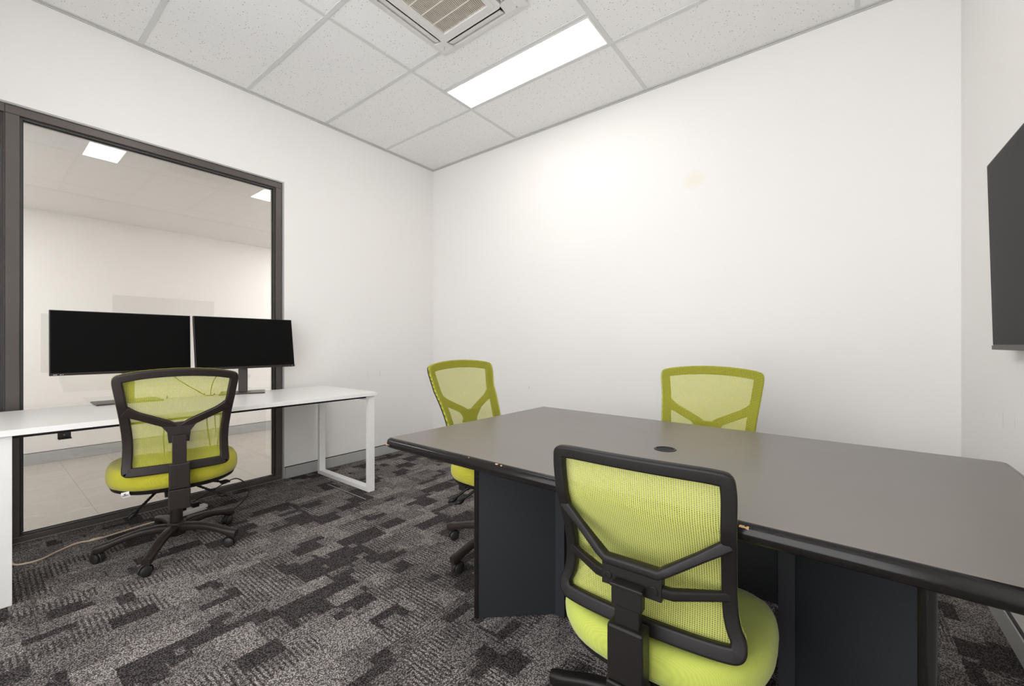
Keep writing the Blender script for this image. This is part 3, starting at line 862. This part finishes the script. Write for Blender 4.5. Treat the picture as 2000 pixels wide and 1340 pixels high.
    obj('spine_sleeve', bm, P['plastic'], t, bevel=.005, seg=3)
    bm = nb(); box(bm, -a - .002, a + .002, sy - .024, sy + .026, zs0, zs1 - .0015)
    obj('spine_bracket', bm, P['plastic'], t, bevel=.004)
    # arm under the seat joining the spine to the mechanism
    bm = nb()
    zb_ = zs0 + .03
    sweep(bm, [(0, sy + .01, zb_), (0, sy + .08, zb_ + .0), (0, -.04, seat - .115)], (0, 0, 1), (.055, .022), k=2, rr=.3)
    obj('back_arm', bm, 'plastic_dark', t, smooth=True, auto=40)
    # seat cushion
    sw, sd = P['sw'] / 2, P['sd'] / 2
    syc = P.get('syc', .02)
    def sup_el(a, n_=3.0):
        c_, s_ = math.cos(a), math.sin(a)
        r = (abs(c_) ** n_ + abs(s_) ** n_) ** (-1 / n_)
        x, y = r * c_, r * s_
        # narrower, rounder rear
        k = 1 - .10 * max(0, -y) ** 2
        return x * k, y
    def seat_z(x, y):
        # waterfall front, slight dish
        fy = max(0, (y - .55)) / .45
        return -.022 * fy ** 2 + .010 * (x * x) + .004 * (y < 0) * y * y
    bm = nb(); K = 56; rings = []
    TH = P.get('th', .072)
    pr = [(.90, -TH), (.965, -TH * .92), (.995, -TH * .72), (1.0, -TH * .5), (.99, -TH * .28), (.96, -TH * .12), (.91, -TH * .03), (.82, 0), (.66, .001), (.48, -.002), (.3, -.004), (.12, -.005)]
    for (s, dz) in pr:
        ring = []
        for j in range(K):
            x, y = sup_el(2 * PI * j / K)
            ring.append(bm.verts.new((x * sw * s, y * sd * s + syc, seat + dz + seat_z(x * s, y * s))))
        rings.append(ring)
    for A, B in zip(rings[:-1], rings[1:]):
        for j in range(K): bm.faces.new((A[j], A[(j + 1) % K], B[(j + 1) % K], B[j]))
    bm.faces.new(rings[0][::-1])
    c = bm.verts.new((0, syc, seat - .005))
    for j in range(K): bm.faces.new((rings[-1][j], rings[-1][(j + 1) % K], c))
    o = obj('seat_cushion', bm, P['fab'], t, smooth=True, auto=80); o['label'] = 'padded lime fabric seat'
    bm = nb()
    rr_ = []
    for (s, dz) in ((.86, -TH - .020), (.935, -TH - .010), (.95, -TH + .002)):
        rr_.append([bm.verts.new((sup_el(2 * PI * j / K)[0] * sw * s, sup_el(2 * PI * j / K)[1] * sd * s + syc, seat + dz + seat_z(*[q * s for q in sup_el(2 * PI * j / K)]))) for j in range(K)])
    for A, B in zip(rr_[:-1], rr_[1:]):
        for j in range(K): bm.faces.new((A[j], A[(j + 1) % K], B[(j + 1) % K], B[j]))
    bm.faces.new(rr_[0][::-1]); bm.faces.new(rr_[-1])
    obj('seat_pan', bm, 'plastic_dark', t, smooth=True, auto=40)
    # mechanism
    zm = seat - TH - .020
    bm = nb(); box(bm, -.085, .085, -.11, .10, zm - .012, zm + .002); box(bm, -.05, .05, -.08, .07, zm - .050, zm - .010)
    obj('mechanism', bm, 'plastic_dark', t, bevel=.004)
    # gas lift with telescopic shroud
    bm = nb(); lathe(bm, [(.024, .09), (.027, .10), (.027, .20), (.0235, .204), (.0235, zm - .06), (.016, zm - .055), (.016, zm - .03)], 24)
    obj('gas_lift', bm, P['plastic'], t, smooth=True, auto=30)
    # levers with ribbed stems and flat paddles
    for (ax, ay, bx_, by_, bz) in P['levers']:
        a = Vector((ax, ay, zm - .004)); b_ = Vector((bx_, by_, bz))
        bm = nb(); pts = [a.lerp(b_, i / 22) for i in range(23)]
        tube(bm, pts, [.0052 + (.0020 if i % 2 else 0) for i in range(23)], 8)
        d = (b_ - a).normalized(); q = b_ + d * .055
        pp = [b_.lerp(q, i / 6) for i in range(7)]
        szs = [(.009, .009), (.020, .017), (.027, .022), (.030, .023), (.028, .021), (.020, .015), (.008, .007)]
        sweep(bm, [p - Vector((0, 0, .004 * math.sin(i))) for i, p in enumerate(pp)], (0, 0, 1), szs, k=2)
        obj('lever', bm, 'plastic_dark', t, smooth=True, auto=60)
    # star base
    bm = nb()
    lathe(bm, [(.030, .062), (.042, .066), (.046, .085), (.044, .112), (.036, .128), (.028, .132)], 24)
    a0 = P['base']
    for kx in range(5):
        a = a0 + kx * 2 * PI / 5; d = Vector((math.cos(a), math.sin(a), 0))
        prof = [(.030, .100, .046, .046), (.08, .108, .046, .040), (.14, .108, .044, .034), (.20, .098, .042, .031), (.25, .084, .041, .032), (.283, .072, .040, .042), (.300, .068, .038, .044), (.314, .066, .032, .038)]
        sweep(bm, [d * r + Vector((0, 0, z)) for r, z, w_, h_ in prof], (0, 0, 1), [(w_, h_) for r, z, w_, h_ in prof], k=3, rr=.38)
    obj('star_base', bm, P['plastic'], t, smooth=True, auto=50, wn=True)
    rnd = random.Random(P.get('seed', 1))
    for kx in range(5):
        a = a0 + kx * 2 * PI / 5; d = Vector((math.cos(a), math.sin(a), 0))
        ph = P['cast'][kx] if 'cast' in P else rnd.uniform(0, 2 * PI)
        f = Vector((math.cos(ph), math.sin(ph), 0)); s = Vector((-f.y, f.x, 0))
        c0 = d * .292 + f * .012
        bm = nb()
        lathe(bm, [(.010, .040), (.010, .075)], 12, mtx=Matrix.Translation(d * .292))
        # hood over the twin wheels
        hood = []
        for i in range(9):
            an = R(200 - 190 * i / 8); hood.append(c0 + f * (.0295 * math.cos(an)) + Vector((0, 0, .0255 + .0295 * math.sin(an))))
        sweep(bm, hood, [(h - c0 - Vector((0, 0, .0255))).normalized() for h in hood], (.022, .005), k=1)
        cs = obj('caster', bm, 'rubber', t, smooth=True, auto=40)
        for sg in (-1, 1):
            bm = nb()
            z_ax = s * sg
            q = z_ax.to_track_quat('Z', 'Y').to_matrix().to_4x4()
            lathe(bm, [(.021, .0), (.0245, .002), (.0252, .007), (.024, .012), (.019, .0155), (.010, .0175), (.003, .018)], 22,
                  mtx=Matrix.Translation(c0 + s * sg * .006 + Vector((0, 0, .0253))) @ q)
            obj('wheel', bm, 'rubber', cs, smooth=True, auto=40)
    if P.get('tag'):
        tx, ty, tz, ta = P['tag']
        mt_ = Matrix.Translation((tx, ty, tz)) @ Matrix.Rotation(ta, 4, 'Z') @ Matrix.Rotation(R(12), 4, 'Y')
        bm = nb(); N_ = 6
        rows = [[bm.verts.new(mt_ @ Vector((x, .004 * math.sin(i * .9), -i * .0055))) for x in (-.017, 0, .017)] for i in range(N_)]
        for A, B in zip(rows[:-1], rows[1:]):
            for i in range(2): bm.faces.new((A[i], A[i + 1], B[i + 1], B[i]))
        tg = obj('care_tag', bm, 'tag', t); tg['label'] = 'small white care tag hanging under the seat'
        sd_ = tg.modifiers.new('s', 'SOLIDIFY'); sd_.thickness = .0006
        bm = nb()
        for (a, b_, c_, d_) in ((-.004, .005, -.010, -.0075), (-.002, .0025, -.0125, -.0085), (-.011, -.006, -.017, -.0145), (-.004, .001, -.0175, -.0145), (.003, .006, -.017, -.0145), (.008, .011, -.0168, -.0145)):
            box(bm, a, b_, -.0022, .0052, c_, d_, mtx=mt_)
        obj('printed_marks', bm, 'ink', tg)
    return t

A = dict(z0=.445, z1=.935, wb=.415, ww=.405, wt=.478, y0=-.215, rec=.095, bul=.030, cx=.42, fw=.041, aw=.040, style='Y', hub=.44, arm=.60,
         th=.085,
         seat=.462, sw=.50, sd=.47, sp0=.255, sp1=.355, sp2=.475, plastic='plastic', net='net_desk', fab='seat_yellow', syc=.02,
         levers=[(.06, .02, .215, .03, .30), (.06, -.04, .19, -.06, .27), (-.06, -.02, -.19, -.05, .30)], base=0)
def P(**k):
    d = dict(A); d.update(k); return d
rz1 = R(90 - 11)
chair1 = make_chair('lime mesh task chair turned away, at the white desk before the monitors', (.70, -2.40, 0), rz1,
    P(wt=.478, z1=.952, fw=.037, arch=.030, sw=.545, sd=.50, syc=.045, seat=.462, th=.105, sp0=.275, sp1=.372, sp2=.492, base=R(-34) - rz1, cast=[R(200), R(150), R(220), R(60), R(130)], tag=(-.195, -.145, .368, R(150)),
      levers=[(.05, .02, .19, .04, .29), (.05, -.04, .17, -.07, .26), (-.06, -.02, -.15, -.14, .27)]))
rz2 = R(-90)
chair2 = make_chair('lime mesh task chair at the left end of the dark table, facing the table', (2.08, -1.395, 0), rz2,
    P(net='net_far', z0=.47, z1=.976, wt=.492, ww=.40, y0=-.185, rec=.125, base=R(-95) - rz2, seat=.475, sp0=.27, sp1=.37, sp2=.49, cast=[R(170), R(40), R(80), R(120), R(150)],
      levers=[(.155, -.055, .205, -.10, .318), (.155, -.005, .208, -.050, .320), (-.06, 0, -.2, 0, .32)]))
rz3 = R(180)
chair3 = make_chair('lime mesh task chair on the far side of the table, facing the viewpoint', (2.955, -1.10, 0), rz3,
    P(net='net_far', z0=.45, z1=.955, wt=.472, base=R(20) - rz3, seat=.455))
rz4 = R(1.0)
chair4 = make_chair('nearest lime mesh chair, its black back frame overlapping the table edge', (3.086, -1.955, 0), rz4,
    P(net='net_near', fab='seat_green', plastic='plastic_dark', style='K', z0=.402, z1=.815, wb=.440, ww=.398, wt=.420, hoff=.045, low=.33, y0=-.165, rec=.045, bul=.028, cx=.35, fw=.030,
      aw=.021, hub=.385, arm=.61, arch=.001, seat=.385, sw=.515, sd=.44, syc=.035, sp0=.20, sp1=.33, sp2=.452, base=R(187) - rz4, cr=.045,
      levers=[(-.06, -.02, -.11, -.11, .30), (.06, 0, .2, 0, .27)], tag=(-.20, -.11, .375, R(170))))

# ------------------------------------------------------------------ cables and small things
def cable(name, pts, r, mat, label, cat, group=None, m=8):
    bm = nb(); tube(bm, spline(pts, m), r, 8)
    return tag(obj(name, bm, mat, smooth=True, auto=80), label, cat, group)
cd_ = cable('extension_cord', [(.27, -3.06, .004), (.28, -3.03, .02), (.30, -2.99, .035), (.32, -2.95, .02), (.335, -2.935, .006), (.352, -2.905, .004), (.352, -2.852, .004), (.30, -2.79, .004), (.255, -2.718, .004), (.275, -2.65, .004), (.26, -2.56, .004), (.24, -2.45, .004), (.23, -2.33, .004)],
      .0045, 'cord', 'beige power cord lying on the carpet under the desk', 'cord')
bm = nb(); sweep(bm, [(.268, -2.672, .007), (.27, -2.66, .007), (.275, -2.635, .007), (.273, -2.62, .007)], (0, 0, 1), [(.008, .008), (.014, .012), (.014, .012), (.007, .007)], k=2)
obj('connector', bm, 'cord', cd_, smooth=True)
pb = thing('power_board', 'white power board on the carpet under the desk, behind the chair base', 'power board', (.235, -2.215, 0), R(8))
bx('body', 'white_plastic', (-.026, .026, -.085, .085, 0, .032), pb, bevel=.006)
for i in range(2):
    bx('plug', 'plastic_dark', (-.018, .018, -.065 + i * .07, -.03 + i * .07, .032, .060), pb, bevel=.004)
cable('monitor_cable', [(.10, -2.33, 1.0), (.075, -2.27, .87), (.07, -2.20, .80), (.085, -2.13, .745), (.10, -2.10, .7205), (.13, -2.07, .7205)], .003, 'cable', 'thin cable sagging from the left monitor to the desk top', 'cable', 'monitor cables')
cable('monitor_cable', [(.13, -1.99, 1.0), (.10, -2.02, .88), (.09, -2.055, .80), (.10, -2.07, .725), (.075, -2.04, .7206), (.052, -2.035, .722), (.042, -2.03, .70), (.038, -2.03, .60), (.036, -2.02, .45)], .003, 'cable', 'thin cable hanging beside the right monitor down behind the desk', 'cable', 'monitor cables')
cable('power_cable', [(.042, -2.09, .73), (.040, -2.08, .65), (.036, -2.07, .50), (.034, -2.05, .36), (.034, -2.02, .34), (.036, -2.0, .45), (.042, -1.99, .65), (.042, -1.985, .73)], .0035, 'cable', 'black cable looping down below the desk top behind the chair', 'cable', 'black cables below the desk')
cable('power_cable', [(.22, -2.20, .06), (.30, -2.12, .13), (.40, -2.02, .20), (.47, -1.97, .12), (.44, -2.05, .02), (.34, -2.12, .006), (.22, -2.14, .02), (.20, -2.17, .05)], .0035, 'cable', 'black cable looping over the carpet right of the chair', 'cable', 'black cables below the desk')
cable('power_cable', [(.22, -2.31, .06), (.24, -2.30, .12), (.16, -2.32, .30), (.05, -2.31, .45), (.040, -2.30, .60), (.042, -2.29, .73)], .0035, 'cable', 'black cable rising from the power board to the desk', 'cable', 'black cables below the desk')
struct(bx('trim_4', 'alu', (.40, .90, -1.4085, -1.4055, 0, .0015)), 'thin metal strip let into the carpet by the desk leg')
